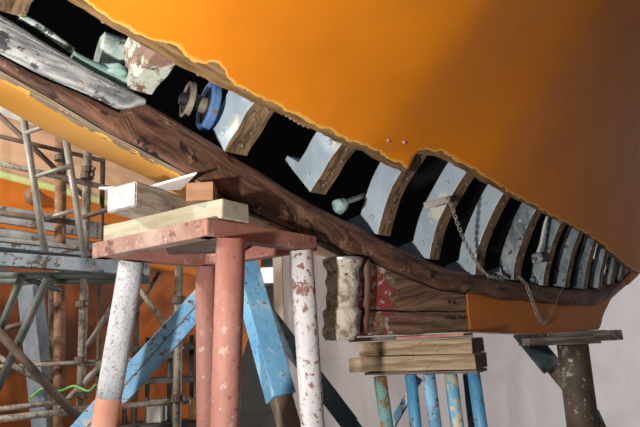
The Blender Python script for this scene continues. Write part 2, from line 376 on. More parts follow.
def grid_mesh(name, P, UV=None, closed=False, matfun=None):
    """P[i][j] world points -> quads"""
    ni, nj = len(P), len(P[0])
    verts = [tuple(p) for row in P for p in row]
    faces = []; uvs = []; mi = []
    for i in range(ni - 1):
        for j in range(nj if closed else nj - 1):
            k = (j + 1) % nj
            faces.append((i * nj + j, i * nj + k, (i + 1) * nj + k, (i + 1) * nj + j))
            mi.append(matfun(i, j) if matfun else 0)
            if UV:
                kk = j + 1
                uvs += [UV[i][j], UV[i][kk], UV[i + 1][kk], UV[i + 1][j]]
    if closed:
        faces.append(tuple(range(nj))[::-1]); faces.append(tuple((ni - 1) * nj + j for j in range(nj)))
        mi += [matfun(0, -1) if matfun else 0] * 2
        if UV: uvs += [UV[0][j] for j in range(nj)][::-1] + [UV[-1][j] for j in range(nj)]
    me = bpy.data.meshes.new(name); me.from_pydata(verts, [], faces)
    me.polygons.foreach_set('material_index', mi)
    if UV:
        l = me.uv_layers.new(name='UVMap')
        l.data.foreach_set('uv', [c for u in uvs for c in u])
    bm = bmesh.new(); bm.from_mesh(me); bmesh.ops.recalc_face_normals(bm, faces=bm.faces)
    bm.to_mesh(me); bm.free()
    return me
def smooth_sharp(o, ang=0.7):
    for p in o.data.polygons: p.use_smooth = True
    bm = bmesh.new(); bm.from_mesh(o.data)
    for e in bm.edges:
        if len(e.link_faces) == 2 and e.calc_face_angle(0) > ang: e.smooth = False
    bm.to_mesh(o.data); bm.free()
    return o
def sweep_centre(name, S, sect, mats, parent, amp=0.0, fr=9.0, matfun=None):
    """sect(s) -> closed list of (o, z); swept along the keel direction"""
    P, UV = [], []
    for s in S:
        c = sect(s); row = []; uv = []; acc = 0
        for j, (o, z) in enumerate(c):
            p = soz(s, o, z)
            if amp:
                n = mnoise.noise(p * fr) * amp + mnoise.noise(p * fr * 3.7) * amp * 0.4
                m = mnoise.noise(p * fr + Vector((7, 3, 1))) * amp
                p = p + PD * n + Vector((0, 0, m))
            if j: acc += math.hypot(o - c[j - 1][0], z - c[j - 1][1])
            row.append(p); uv.append((s, acc))
        uv.append((s, acc + 0.05)); P.append(row); UV.append(uv)
    me = grid_mesh(name, P, UV, closed=True, matfun=matfun)
    return smooth_sharp(link(name, me, mats, parent))
def rrect(o0, o1, z0, z1, r, n=3, sub=3):
    """closed rounded rectangle, o0 far .. o1 near"""
    r = min(r, abs(z1 - z0) * 0.48, abs(o1 - o0) * 0.48)
    pts = []
    for (co, cz, a0) in ((o1 - r, z1 - r, 0), (o0 + r, z1 - r, 90), (o0 + r, z0 + r, 180), (o1 - r, z0 + r, 270)):
        for k in range(n + 1):
            a = math.radians(a0 + 90 * k / n); pts.append((co + r * math.cos(a), cz + r * math.sin(a)))
    # subdivide near face (between last and first point)
    a, b = pts[-1], pts[0]
    for k in range(1, sub + 1):
        t = k / (sub + 1); pts.append((a[0] + (b[0] - a[0]) * t, a[1] + (b[1] - a[1]) * t))
    return pts

# ------------------------------------------------------------------ setting: floor and sheeting
def wall_mesh(name, a, b, z0, z1, n, m, wr, m_):
    P = []
    for i in range(n + 1):
        row = []
        base = a.lerp(b, i / n); d = (b - a).normalized(); nrm = Vector((-d.y, d.x, 0))
        for j in range(m + 1):
            p = base + Vector((0, 0, z0 + (z1 - z0) * j / m))
            q = Vector((p.x * 0.9, p.y * 0.9, p.z * 0.5))
            p = p + nrm * (mnoise.noise(q * 1.1) * wr + mnoise.noise(Vector((p.x * 2.6 + p.z, p.y * 2.6, p.z * 0.8)) * 1.3) * wr * 0.45)
            row.append(p)
        P.append(row)
    o = link(name, grid_mesh(name, P), m_, None, None, True)
    recentre(o); o['kind'] = 'structure'
    return o
def sheet_material():
    m = bpy.data.materials.new('plastic_sheeting'); m.use_nodes = True
    nt = m.node_tree; N = nt.nodes; L = nt.links
    b = N['Principled BSDF']; b.inputs['Roughness'].default_value = 0.45
    tc = N.new('ShaderNodeTexCoord')
    mp = N.new('ShaderNodeMapping'); mp.inputs['Scale'].default_value = (1.2, 1.2, 0.8); mp.inputs['Rotation'].default_value = (0.2, 0.5, 0.3)
    L.new(tc.outputs['Object'], mp.inputs[0])
    n = N.new('ShaderNodeTexNoise'); n.inputs['Scale'].default_value = 2.0; n.inputs['Detail'].default_value = 6; n.inputs['Distortion'].default_value = 1.2
    L.new(mp.outputs[0], n.inputs[0])
    r = N.new('ShaderNodeValToRGB'); r.color_ramp.elements[0].position = 0.3; r.color_ramp.elements[1].position = 0.7
    r.color_ramp.elements[0].color = (0.60, 0.55, 0.54, 1); r.color_ramp.elements[1].color = (0.68, 0.635, 0.625, 1)
    L.new(n.outputs[0], r.inputs[0]); L.new(r.outputs[0], b.inputs['Base Color'])
    bp = N.new('ShaderNodeBump'); bp.inputs['Strength'].default_value = 0.35; bp.inputs['Distance'].default_value = 0.05
    L.new(n.outputs[0], bp.inputs['Height']); L.new(bp.outputs[0], b.inputs['Normal'])
    tr = N.new('ShaderNodeBsdfTranslucent'); L.new(r.outputs[0], tr.inputs[0]); L.new(bp.outputs[0], tr.inputs[1])
    ms = N.new('ShaderNodeMixShader'); ms.inputs[0].default_value = 0.5
    L.new(b.outputs[0], ms.inputs[1]); L.new(tr.outputs[0], ms.inputs[2]); L.new(ms.outputs[0], N['Material Output'].inputs[0])
    return m
M_SHEET = sheet_material()
M_FLOOR = mat('concrete_floor', (0.20, 0.19, 0.18), (0.33, 0.32, 0.30), rough=0.85, scale=(2, 2, 2), bump=0.1)
M_SHEDWALL = mat('shed_cladding', (0.24, 0.23, 0.22), (0.34, 0.33, 0.32), rough=0.8, scale=(1, 1, 5), bump=0.1)

fl = bpy.data.meshes.new('floor')
fl.from_pydata([(-9, -3, 0), (8, -3, 0), (8, 11, 0), (-9, 11, 0)], [], [(0, 1, 2, 3)])
link('floor', fl, M_FLOOR)['kind'] = 'structure'
def flat(p, z=0): return Vector((p.x, p.y, z))
wall_mesh('wall_right', flat(at(281, 300, 4.6)), flat(at(1350, 300, 6.6)), 0.0, 4.6, 90, 44, 0.035, M_SHEET)
wall_mesh('wall_back', Vector((-9, 10.4, 0)), Vector((5, 10.4, 0)), 0.0, 5.0, 12, 6, 0.0, M_SHEDWALL)

# ================================================================== THE BOAT
boat = thing('wooden_boat', 'big orange wooden hull overhead with lower planks removed and frames laid bare', 'boat', flat(soz(2.0, -0.07, 1.46), 1.45))

KT = curve_sz([(-140, -90), (-60, -28), (0, 15), (75, 62), (150, 103), (200, 133), (250, 164), (300, 194), (353, 221), (380, 235), (406, 249), (433, 260), (459, 270),
               (500, 278), (550, 286), (590, 290), (610, 287), (632, 271), (650, 255)])
KB = curve_sz([(-140, -36), (-60, 26), (0, 64), (50, 92), (103, 124), (204, 178), (250, 208), (300, 230), (336, 244), (371, 258), (411, 277), (443, 289),
               (480, 295), (502, 299), (572, 306), (598, 306), (612, 299), (629, 279), (650, 259)])
GB = curve_sz([(-140, -50), (-60, 17), (0, 51), (50, 75), (100, 98), (125, 109), (140, 107), (150, 104)])
S_G = to_soz(onq(146, 103))[0]
S_LEFT = to_soz(onq(-60, 0))[0]
# rib stations: forward edge of each bare face
RIB_Z = [2.62, 2.40, 2.262, 2.118, 2.022, 1.885, 1.798, 1.737, 1.722, 1.70, 1.696, 1.69, 1.70, 1.73, 1.76]
RIBS = [0.06, 0.445, 0.841, 1.217, 1.60, 1.978, 2.309, 2.665, 3.021, 3.323, 3.584, 3.824, 4.04, 4.23, 4.39]
# sawn edge of the lowest plank left on the near side: (s, o, z)
EDGE = [(-0.1, .19, 2.56), (0.11, .188, 2.52), (.479, .186, 2.415), (.841, .184, 2.308), (1.217, .184, 2.243), (1.6, .183, 2.170), (1.86, .195, 2.135)]
EDGE2 = [(1.60, .183, 2.170), (1.978, .253, 2.21), (2.309, .234, 2.147), (2.665, .199, 2.105), (3.021, .168, 2.065), (3.323, .145, 2.035),
         (3.584, .122, 2.006), (3.824, .095, 1.966), (4.1, .06, 1.905), (4.35, .03, 1.845), (4.56, .008, 1.805), (4.72, .0, 1.86), (5.0, .0, 2.06),
         (5.4, 0.0, 2.5), (5.8, 0.0, 3.2)]
def interp(tbl, s, k):
    return float(np.interp(s, [t[0] for t in tbl], [t[k] for t in tbl]))
SSTEP = 1.86
def edge(s):
    t = EDGE if s < SSTEP else EDGE2
    return interp(t, s, 1), interp(t, s, 2)
ANG = [(-0.1, 9), (.479, 12), (.841, 16), (1.217, 22), (1.6, 27), (1.978, 33), (2.309, 40), (2.665, 46), (3.021, 52), (3.584, 61), (4.1, 69), (4.6, 75), (5.8, 80)]
ANGEND = [(-0.1, 38), (1.6, 46), (2.6, 52), (4.1, 58), (5.8, 66)]

def section(s, pz=None):
    """fay line of a frame at s: from the keel out to the plank edge and on under the planking. returns f(t)->(o,z), t in metres"""
    eo, ez = edge(max(s, SSTEP + 0.01) if abs(s - SSTEP) < 0.09 else s)
    po, pz = -0.004, (pz or KT(s) - 0.035)
    a = math.radians(interp(ANG, s, 1))
    # quadratic bezier leaving along the planking angle
    L = math.hypot(eo - po, ez - pz)
    a2 = min(a, math.atan2(ez - pz, eo - po))
    a2 = 0.35 * a2 + 0.65 * math.atan2(ez - pz, eo - po) if s < 1.7 else 0.95 * a2 + 0.05 * math.atan2(ez - pz, eo - po)
    cf = 0.45 if s < 1.7 else 0.62
    c = (eo - math.cos(a2) * L * cf, ez - math.sin(a2) * L * cf)
    pts = []
    for k in range(13):
        t = k / 12
        pts.append(((1 - t) ** 2 * po + 2 * t * (1 - t) * c[0] + t * t * eo, (1 - t) ** 2 * pz + 2 * t * (1 - t) * c[1] + t * t * ez))
    for k in range(1, 4):
        pts.append((eo + math.cos(a) * 0.06 * k, ez + math.sin(a) * 0.06 * k))
    return pts

# --- near side planking
TH = 0.032
rows = [0.004, 0.008, 0.016, 0.026, 0.04, 0.06, 0.085, 0.12, 0.17, 0.24, 0.33, 0.45, 0.6, 0.8, 1.0, 1.25, 1.5, 1.8, 2.1, 2.5, 2.9, 3.3]
SG = np.arange(-0.4, 6.2, 0.02)
def smooth_tab(tbl, k, w=0.16):
    v = np.interp(SG, [t[0] for t in tbl], [t[k] for t in tbl])
    x = np.arange(-30, 31) * 0.02; g = np.exp(-(x / w) ** 2); g /= g.sum()
    return np.convolve(np.pad(v, 30, mode='edge'), g, mode='valid')
BASE = [t for t in EDGE if t[0] < 1.55] + EDGE2
B_O, B_Z = smooth_tab(BASE, 1, .08), smooth_tab(BASE, 2, .08)
B_A, B_E = smooth_tab(ANG, 1, .3), smooth_tab(ANGEND, 1, .3)
def plank_row(s, side=None):
    """outer surface of the planking at s, from the sawn edge outwards: list of (o, z, metres from edge)"""
    eo, ez = float(np.interp(s, SG, B_O)), float(np.interp(s, SG, B_Z))
    a = math.radians(float(np.interp(s, SG, B_A))); b = math.radians(float(np.interp(s, SG, B_E)))
    jag = 0.006 * mnoise.noise(Vector((s * 14, 2.1, 0))) + 0.004 * mnoise.noise(Vector((s * 45, 0.3, 0)))
    no, nz = math.sin(a), -math.cos(a)
    o, z = eo + math.cos(a) * 0.012, ez + math.sin(a) * 0.012
    drop = 0.008
    if side == 'aft' and s > 1.6: drop = 0.008 + (s - 1.6) / (SSTEP - 1.6) * 0.085
    out = []; prev = 0.0
    a0 = a + 0.45 * min(1, (drop - .008) / .05)
    p0 = (o - math.cos(a0) * drop + math.cos(a) * jag, z - math.sin(a0) * drop + math.sin(a) * jag)
    for f in (0.0, 0.35, 0.7):
        out.append((p0[0] + (o - p0[0]) * f + no * TH, p0[1] + (z - p0[1]) * f + nz * TH, (drop - jag) * f))
    for v in rows:
        t = v / 3.3
        ang = a + (b - a) * t
        o += math.cos(ang) * (v - prev); z += math.sin(ang) * (v - prev); prev = v
        out.append((o + no * TH, z + nz * TH, v + drop - jag))
    return out
def planking(name, SA, SB, parent):
    P = []; UV = []
    for s, side in [(q, 'aft') for q in SA] + [(q, 'fwd') for q in SB]:
        r = plank_row(s, side)
        P.append([soz(s, q[0], q[1]) for q in r]); UV.append([(s, q[2]) for q in r])
    me = grid_mesh(name, P, UV)
    o = link(name, me, [M_HULL, M_BILGESHADE, M_RIBWOOD], parent)
    bm = bmesh.new(); bm.from_mesh(me)
    bm.faces.ensure_lookup_table()
    if sum((f.normal * f.calc_area() for f in bm.faces), Vector()).dot(PD - Vector((0, 0, 1))) < 0: bmesh.ops.reverse_faces(bm, faces=bm.faces[:])
    bm.to_mesh(me); bm.free()
    for p in me.polygons: p.use_smooth = True
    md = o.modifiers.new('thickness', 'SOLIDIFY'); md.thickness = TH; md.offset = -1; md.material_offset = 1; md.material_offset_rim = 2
    return o
S1 = list(np.arange(-0.1, SSTEP - 0.008, 0.02)) + [SSTEP - .002]
S2 = [SSTEP + .002] + list(np.arange(SSTEP + 0.01, 5.8, 0.02))
near_a = planking('planking', S1, S2, boat)
near_a['label'] = 'smooth orange bottom planking with a ragged sanded lower edge'

# --- far side planking (seen under the keel at the left)
SIL = [(-140, 45), (-60, 80), (0, 106), (25, 120), (55, 136), (86, 151), (137, 173), (170, 190), (200, 206), (235, 224), (260, 236), (300, 250), (335, 260), (362, 267)]
def far_plank():
    sil = sorted(to_soz(onq(x, y, -0.58)) for x, y in SIL)
    S = [p[0] for p in sil]; Z = [p[2] for p in sil]
    P, UV = [], []
    for s in np.arange(S[0], 4.4, 0.03):
        zb = KB(s) - 0.004
        zs = float(np.interp(s, S, Z))
        if s > S[-1]: zs = max(Z[-1] - 0.25 * (s - S[-1]) * 0.6, zb + 0.1)
        row = []; uv = []
        k = max(0.25, 1 - max(0, s - 2.2) * 0.45)
        prof = [(-0.03, zb), (-0.14, zb + (zs - zb) * .17), (-0.25, zb + (zs - zb) * .36), (-0.37, zb + (zs - zb) * .59), (-0.49, zb + (zs - zb) * .83), (-0.58, zs), (-0.68, zs + .06),
                (-0.82, zs + .22), (-0.93, zs + .45), (-1.0, zs + .8), (-1.05, zs + 1.4)]
        acc = 0; last = None
        for o, z in prof:
            o = -0.03 + (o + 0.03) * k
            if last: acc += math.hypot(o - last[0], z - last[1])
            last = (o, z); row.append(soz(s, o, z)); uv.append((s, acc))
        P.append(row); UV.append(uv)
    me = grid_mesh('planking', P, UV)
    bm = bmesh.new(); bm.from_mesh(me); bm.faces.ensure_lookup_table()
    if bm.faces[2].normal.z > 0: bmesh.ops.reverse_faces(bm, faces=bm.faces[:])
    bm.to_mesh(me); bm.free()
    o = link('planking', me, [M_FARHULL, M_BILGESHADE], boat, None, True)
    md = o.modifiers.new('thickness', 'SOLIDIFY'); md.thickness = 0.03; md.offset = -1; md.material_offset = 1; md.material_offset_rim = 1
    o['label'] = 'far-side orange planking with grey sanded patches along the keel'
far_plank()

# --- keel timbers
SK = list(np.arange(S_LEFT, 4.66, 0.025))
def kfar(s): return float(np.interp(s, [1.3, 1.8], [-0.045, -0.15]))
def keel_sect(s):
    f = min(1, max(0, (s - (S_G - .09)) / .08)); f = f * f * (3 - 2 * f)
    zt = (GB(s) - 0.010) * (1 - f) + KT(s) * f
    zb = KB(s)
    if zt - zb < 0.02: zb = zt - 0.02
    return rrect(kfar(s), 0.0 if s < 4.3 else -0.01, zb, zt, 0.036, 4)
keel = sweep_centre('keel', SK, keel_sect, M_KEEL, boat, amp=0.006, fr=7)
def grey_sect(s):
    return rrect(-0.07, 0.018, GB(s), max(KT(s), GB(s) + 0.012), 0.016)
gp = sweep_centre('keel_cheek', list(np.arange(S_LEFT, S_G, 0.025)), grey_sect, M_GREYWOOD, boat, amp=0.006, fr=9)
gp['label'] = 'weathered grey timber lying along the top of the keel'

# --- deadwood timbers under the keel
S_D0 = to_soz(onq(364, 300))[0]; S_D1 = to_soz(onq(457, 310))[0]; S_D2 = to_soz(onq(474, 320))[0]; S_D3 = 3.99
SEAM = curve_sz([(360, 310), (420, 311), (474, 311)], -0.02)
BOT = curve_sz([(360, 335), (420, 334), (474, 331), (540, 334), (605, 329)], -0.02)
def dw(s0, s1, zb, zt, o1, m, amp=0.003, n=0.03, r=0.006):
    return sweep_centre('deadwood_timber', list(np.linspace(s0, s1, max(3, int((s1 - s0) / n)))), lambda s: rrect(-0.14, o1, zb(s), zt(s), r), m, boat, amp=amp)
S_DR = to_soz(onq(400, 300))[0]
dw(S_D0, S_D1 - .003, lambda s: SEAM(s) + 0.006 - 0.005 * min(1, (s - S_D0) / .35), lambda s: KB(s) + 0.012, -0.032, M_DEADWOOD_RED, 0.004, 0.012)
dw(S_D0 - 0.01, S_D1 - .003, lambda s: BOT(s), lambda s: SEAM(s) - 0.004, -0.034, M_DEADWOOD_RED, 0.005, 0.012)
dw(S_D1, S_D2, lambda s: SEAM(s) + 0.001, lambda s: KB(s) + 0.012, -0.032, M_DEADWOOD)
dw(S_D1, S_D2, lambda s: BOT(s), lambda s: SEAM(s) - 0.001, -0.033, M_DEADWOOD)
# painted forefoot running up into the stem
LOW = [(S_D2, BOT(S_D2)), (3.151, 1.432), (3.96, 1.438), (4.0, 1.47), (4.06, 1.535), (4.2, 1.633), (4.4, 1.70), (4.7, 1.805), (4.9, 1.92), (5.2, 2.17), (5.5, 2.58), (5.82, 3.25)]
def fore_sect(s):
    zb = float(np.interp(s, [p[0] for p in LOW], [p[1] for p in LOW]))
    zt = KB(s) + 0.012 if s < 4.15 else zb + 0.06
    return rrect(-0.14, -0.024 if s < 4.5 else -0.012, zb, max(zt, zb + 0.03), 0.008)
M_FORE = mat('orange_forefoot', (0.48, 0.135, 0.008), (0.58, 0.175, 0.010), rough=0.45, coord='UV', scale=(8, 14, 1), bump=0.06,
             chips=(((0.45, 0.28, 0.10), 9, 0.70),))
ff = sweep_centre('forefoot', list(np.arange(S_D2 + 0.001, 5.82, 0.03)), fore_sect, M_FORE, boat, amp=0.002)
ff['label'] = 'orange painted forefoot of the keel'

# --- frames (ribs)
def rib(s, idx):
    th = 0.10 if idx == 3 else 0.085 if idx < 6 else (0.078 if idx < 9 else 0.062)
    base = section(s, RIB_Z[idx])
    P, UV = [], []
    n = len(base)
    acc = 0
    for k in range(n):
        o, z = base[k]
        if k: acc += math.hypot(o - base[k - 1][0], z - base[k - 1][1])
        a = base[max(k - 1, 0)]; b = base[min(k + 1, n - 1)]
        d = Vector((b[0] - a[0], b[1] - a[1])).normalized()
        no, nz = -d.y, d.x                              # inward
        dep = (.165, .165, .17, .16, .15, .13, .115, .105, .095, .085, .075, .065, .06, .05, .05)[idx]
        if k < 2 and 3 <= idx < 9: dep += 0.08                           # floor timber foot
        bow = 0.004 * math.sin(k * 0.9 + idx)
        row = []
        for (ds, dd) in ((-th, 0.0), (0.0, 0.0), (0.0, dep * .5), (0.0, dep), (-th, dep), (-th, dep * .5)):
            row.append(soz(s + ds + bow * 0.6, o + no * dd, z + nz * dd))
        P.append(row); UV.append([(s - th, acc), (s, acc), (s + .08, acc), (s + .16, acc), (s + .24, acc), (s + .32, acc), (s + .4, acc)])
    def mf(i, j): return 1 if j == 0 else 0
    me = grid_mesh('rib', P, UV, closed=True, matfun=mf)
    paint = M_RIBOLD if idx <= 2 else (M_RIBPAINT if idx < 8 else M_FAROLD)
    o = link('rib', me, [paint, M_RIBWOOD if idx != 2 else M_RIBOLD], boat)
    md = o.modifiers.new('edge', 'BEVEL'); md.width = 0.004; md.segments = 2; md.limit_method = 'ANGLE'; md.angle_limit = 0.8
    return o, base, th
rib_objs = []
for i, s in enumerate(RIBS):
    o, base, th = rib(s, i); rib_objs.append((o, base, th, s))
rib_objs[2][0]['label'] = 'mottled pale green and rust frame end above the grey timber'

# --- bolts on the aft faces and fastenings on bare faces
def disc_mesh(name, r, h, seg=12, dome=True):
    bm = bmesh.new()
    a = [bm.verts.new((r * math.cos(2 * PI * k / seg), r * math.sin(2 * PI * k / seg), 0)) for k in range(seg)]
    b = [bm.verts.new((r * .8 * math.cos(2 * PI * k / seg), r * .8 * math.sin(2 * PI * k / seg), h)) for k in range(seg)]
    for k in range(seg): bm.faces.new((a[k], a[(k + 1) % seg], b[(k + 1) % seg], b[k]))
    if dome:
        c = bm.verts.new((0, 0, h * 1.4))
        for k in range(seg): bm.faces.new((b[k], b[(k + 1) % seg], c))
    bm.faces.new(a[::-1])
    me = bpy.data.meshes.new(name); bm.to_mesh(me); bm.free()
    return me
ME_BOLT = disc_mesh('bolt', 0.012, 0.008); ME_BOLT.materials.append(M_RIBPAINT)
ME_RIVET = disc_mesh('rivet', 0.0085, 0.007); ME_RIVET.materials.append(M_COPPER)
ME_NAIL = disc_mesh('nail', 0.0055, 0.004, 8); ME_NAIL.materials.append(M_STEEL)
def put(name, me, p, nrm, parent):
    o = bpy.data.objects.new(name, me); COL.objects.link(o)
    w = Matrix.Translation(p) @ nrm.to_track_quat('Z', 'Y').to_matrix().to_4x4()
    o.parent = parent; o.matrix_basis = ORG[parent].inverted() @ w
    ORG[o] = w
    return o
for i, (o, base, th, s) in enumerate(rib_objs):
    if 3 <= i <= 9:
        for k in (2, 10):
            a, b = base[k], base[k + 1]
            d = Vector((b[0] - a[0], b[1] - a[1])).normalized()
            put('bolt', ME_BOLT, soz(s - th - 0.0005, a[0] - d.y * .055, a[1] + d.x * .055), -KD, o)
        for k in (2, 5, 8, 11):
            a, b = base[k], base[k + 1]
            d = Vector((b[0] - a[0], b[1] - a[1])).normalized()
            nrm = PD * d.y - Vector((0, 0, d.x))
            put('nail', ME_NAIL, soz(s - th * random.uniform(.3, .7), a[0] + d.y * 0.0005, a[1] - d.x * 0.0005), nrm, o)
# copper rivets on the planking and protruding nail ends on the sawn edge
def on_hull(x, y, aft=True):
    """point on the near planking seen at a pixel, plus its normal"""
    best = None
    r = ray(x, y)
    for d in np.arange(1.2, 4.5, 0.004):
        p = CAM + r * d; s, o, z = to_soz(p)
        if s < -0.1 or s > 5.7: continue
        rr = plank_row(s, 'aft' if s < SSTEP else 'fwd')
        zz = np.interp(o, [q[0] for q in rr], [q[1] for q in rr])
        if rr[3][0] <= o and z >= zz:
            a = math.radians(interp(ANG, s, 1))
            return p, (PD * math.sin(a) - Vector((0, 0, math.cos(a))))
    return None
for (x, y) in ((388, 140), (404, 142), (396, 155)):
    h = on_hull(x, y)
    if h: put('rivet', ME_RIVET, h[0], h[1], near_a)
for s in (0.60, 0.79, 0.90, 1.05, 1.10, 1.16, 1.245, 1.265, 1.285, 1.305, 1.325, 1.345, 1.42):
    eo, ez = edge(s); a = math.radians(interp(ANG, s, 1))
    r0 = plank_row(s, 'aft')[0]
    p = soz(s, r0[0] - math.sin(a) * TH * .35, r0[1] + math.cos(a) * TH * .35)
    put('nail_end', ME_RIVET, p, -(PD * math.cos(a) + Vector((0, 0, math.sin(a)))), near_a)

# --- things inside the bilge, parts of the boat
def ring_profile(name, c, axis, prof, m, parent, seg=28):
    """lathe: prof = [(x along axis, radius)]"""
    bm = bmesh.new(); R = []
    for x, r in prof:
        R.append([bm.verts.new((x, r * math.cos(2 * PI * k / seg), r * math.sin(2 * PI * k / seg))) for k in range(seg)])
    for i in range(len(R) - 1):
        for k in range(seg): bm.faces.new((R[i][k], R[i][(k + 1) % seg], R[i + 1][(k + 1) % seg], R[i + 1][k]))
    bm.faces.new(R[0][::-1]); bm.faces.new(R[-1])
    bmesh.ops.recalc_face_normals(bm, faces=bm.faces)
    me = bpy.data.meshes.new(name); bm.to_mesh(me); bm.free()
    o = link(name, me, m, parent, frame(Vector(c), Vector(c) + Vector(axis)))
    return smooth_sharp(o, 0.5)
ax = (KD * .95 + PD * .2 + Vector((0, 0, -0.15))).normalized()
cR = onq(194, 102, -0.07)
cp = ring_profile('shaft_coupling', cR + ax * 0.05, ax, [(-.004, .05), (-.006, .068), (-.012, .072), (-.012, .086), (-.006, .092), (.016, .092), (.022, .086), (.022, .05)], [M_BLUEFLANGE], boat)
cp['label'] = 'blue painted shaft coupling ring'
ring_profile('coupling_face_shade', cR + ax * 0.049, ax, [(-.008, .03), (-.0075, .068), (.0, .069)], M_BLACKRUB_SHADE, cp)  # black disc paints the shade inside the blue ring
fg = ring_profile('shaft_flange', cR - ax * 0.02, ax, [(-.004, .04), (-.006, .050), (-.012, .052), (-.012, .066), (.006, .068), (.012, .05), (.02, .03), (.1, .03)], M_BRONZE, boat)
ring_profile('flange_face_shade', cR - ax * 0.021, ax, [(-.03, .022), (-.0085, .024), (-.0078, .05), (.0, .05)], M_BLACKRUB_SHADE, fg)  # black disc and hub paint the unlit middle of the flange
cM = onq(124, 60, -0.12)
drum = ring_profile('exhaust_drum', cM - ax * 0.03, ax, [(-.06, .05), (-.05, .07), (.12, .07), (.14, .05)], M_PALEGREEN, boat)
for q in (0.03, 0.085):
    ring_profile('clamp_band', cM + ax * (q - 0.03), ax, [(-.006, .071), (-.006, .076), (.008, .076), (.008, .071)], M_BLACKRUB_SHADE, drum)
path_tube('bilge_hose', [onq(20, 16, -.02), onq(38, 26, -.02), onq(58, 40, -.03), onq(72, 50, -.05)], 0.011, M_PALEGREEN, boat)
path_tube('bilge_pipe', [onq(72, 56, -.02), onq(92, 66, -.02), onq(112, 74, -.02), onq(135, 88, -.03)], 0.017, M_TEAL, boat)
def lump(name, c, r, m, parent, sq=(1, 1, 1), amp=0.35, fr=14, sub=3):
    bm = bmesh.new(); bmesh.ops.create_icosphere(bm, subdivisions=sub, radius=1)
    for v in bm.verts:
        n = v.co.normalized(); k = 1 + amp * mnoise.noise(n * 1.6 + Vector(c) * fr) + amp * .4 * mnoise.noise(n * 4 + Vector(c) * fr)
        v.co = Vector((n.x * sq[0], n.y * sq[1], n.z * sq[2])) * r * k
    me = bpy.data.meshes.new(name); bm.to_mesh(me); bm.free()
    return link(name, me, m, parent, Matrix.Translation(c), True)
lump('bilge_rag', onq(112, 72, -0.03), 0.034, M_TEAL, boat, (1.6, 1.2, .7))
lump('skin_fitting', onq(340, 206, -0.02), 0.034, M_TEAL, boat, (1, 1, .9))
path_tube('drain_pipe', [onq(338, 205, -.03), onq(352, 200, -.06), onq(364, 196, -.10)], 0.012, M_STEEL, boat)

# --- old stern tube stub hanging at the after end of the deadwood
def stub():
    top = onq(343, 262, -0.06); bot = onq(341, 340, -0.06)
    P, UV = [], []
    n = 40
    for i in range(n + 1):
        t = i / n; c = top.lerp(bot, t); row = []; uv = []
        R = 0.066 + 0.002 * math.sin(t * 30) + (0.008 if t > .62 else 0) - (0.014 * max(0, t - .93) / .07)
        for k in range(36):
            a = 2 * PI * k / 36; d = Vector((math.cos(a), math.sin(a), 0))
            q = c + d * R
            rr = R + 0.004 * mnoise.noise(q * 18) + 0.006 * mnoise.noise(Vector((q.x * 60, q.y * 60, q.z * 18)))
            if t < 0.1: rr += 0.02 * (1 - t / .1)
            row.append(c + d * rr + Vector((0, 0, 0.012 * mnoise.noise(q * 22) if t > .9 else 0)))
        P.append(row)
    # hollow top
    for f in (0.75, 0.70):
        P.insert(0, [top + (P[0][k] - top) * f + Vector((0, 0, 0.004 if f == .75 else -0.05)) for k in range(36)] if f == .75 else [top + (P[1][k] - top) * .7 + Vector((0, 0, -.06)) for k in range(36)])
    o = link('stern_tube', grid_mesh('stern_tube', P, None, closed=True), M_TUBE_OLD, boat, None, True)
    o['label'] = 'crusted fibrous stern tube stub hanging below the keel'
    ring_profile('tube_rim', top + Vector((0, 0, .004)), (0, 0, 1), [(-.004, .052), (-.004, .084), (.006, .086), (.010, .078), (.008, .056)], M_STEEL, o)
stub()
rg = path_tube('sealant_ridge', [onq(366, 260, -.02), onq(367, 285, -.022), onq(366, 308, -.024), onq(364, 333, -.026)], 0.017, M_KEEL, boat)
# pencilled marks on the deadwood
def pencil(txt, x, y, size):
    c = bpy.data.curves.new('pencil_mark', 'FONT'); c.body = txt; c.size = size; c.extrude = 0.0006; c.space_character = 1.25
    o = bpy.data.objects.new('tmp', c); COL.objects.link(o)
    dg = bpy.context.evaluated_depsgraph_get()
    me = bpy.data.meshes.new_from_object(o.evaluated_get(dg)); bpy.data.objects.remove(o)
    p = onq(x, y, -0.0295)
    w = Matrix((KD, Vector((0, 0, 1)), PD)).transposed().to_4x4(); w.translation = p
    me.materials.clear()
    link('pencil_mark', me, mat('pencil_' + txt[0], (0.03, 0.02, 0.015), rough=0.9, bump=0), boat, w)
pencil('M SI', 448, 304, 0.028)
pencil('COOK 34x2', 445, 319.5, 0.026)

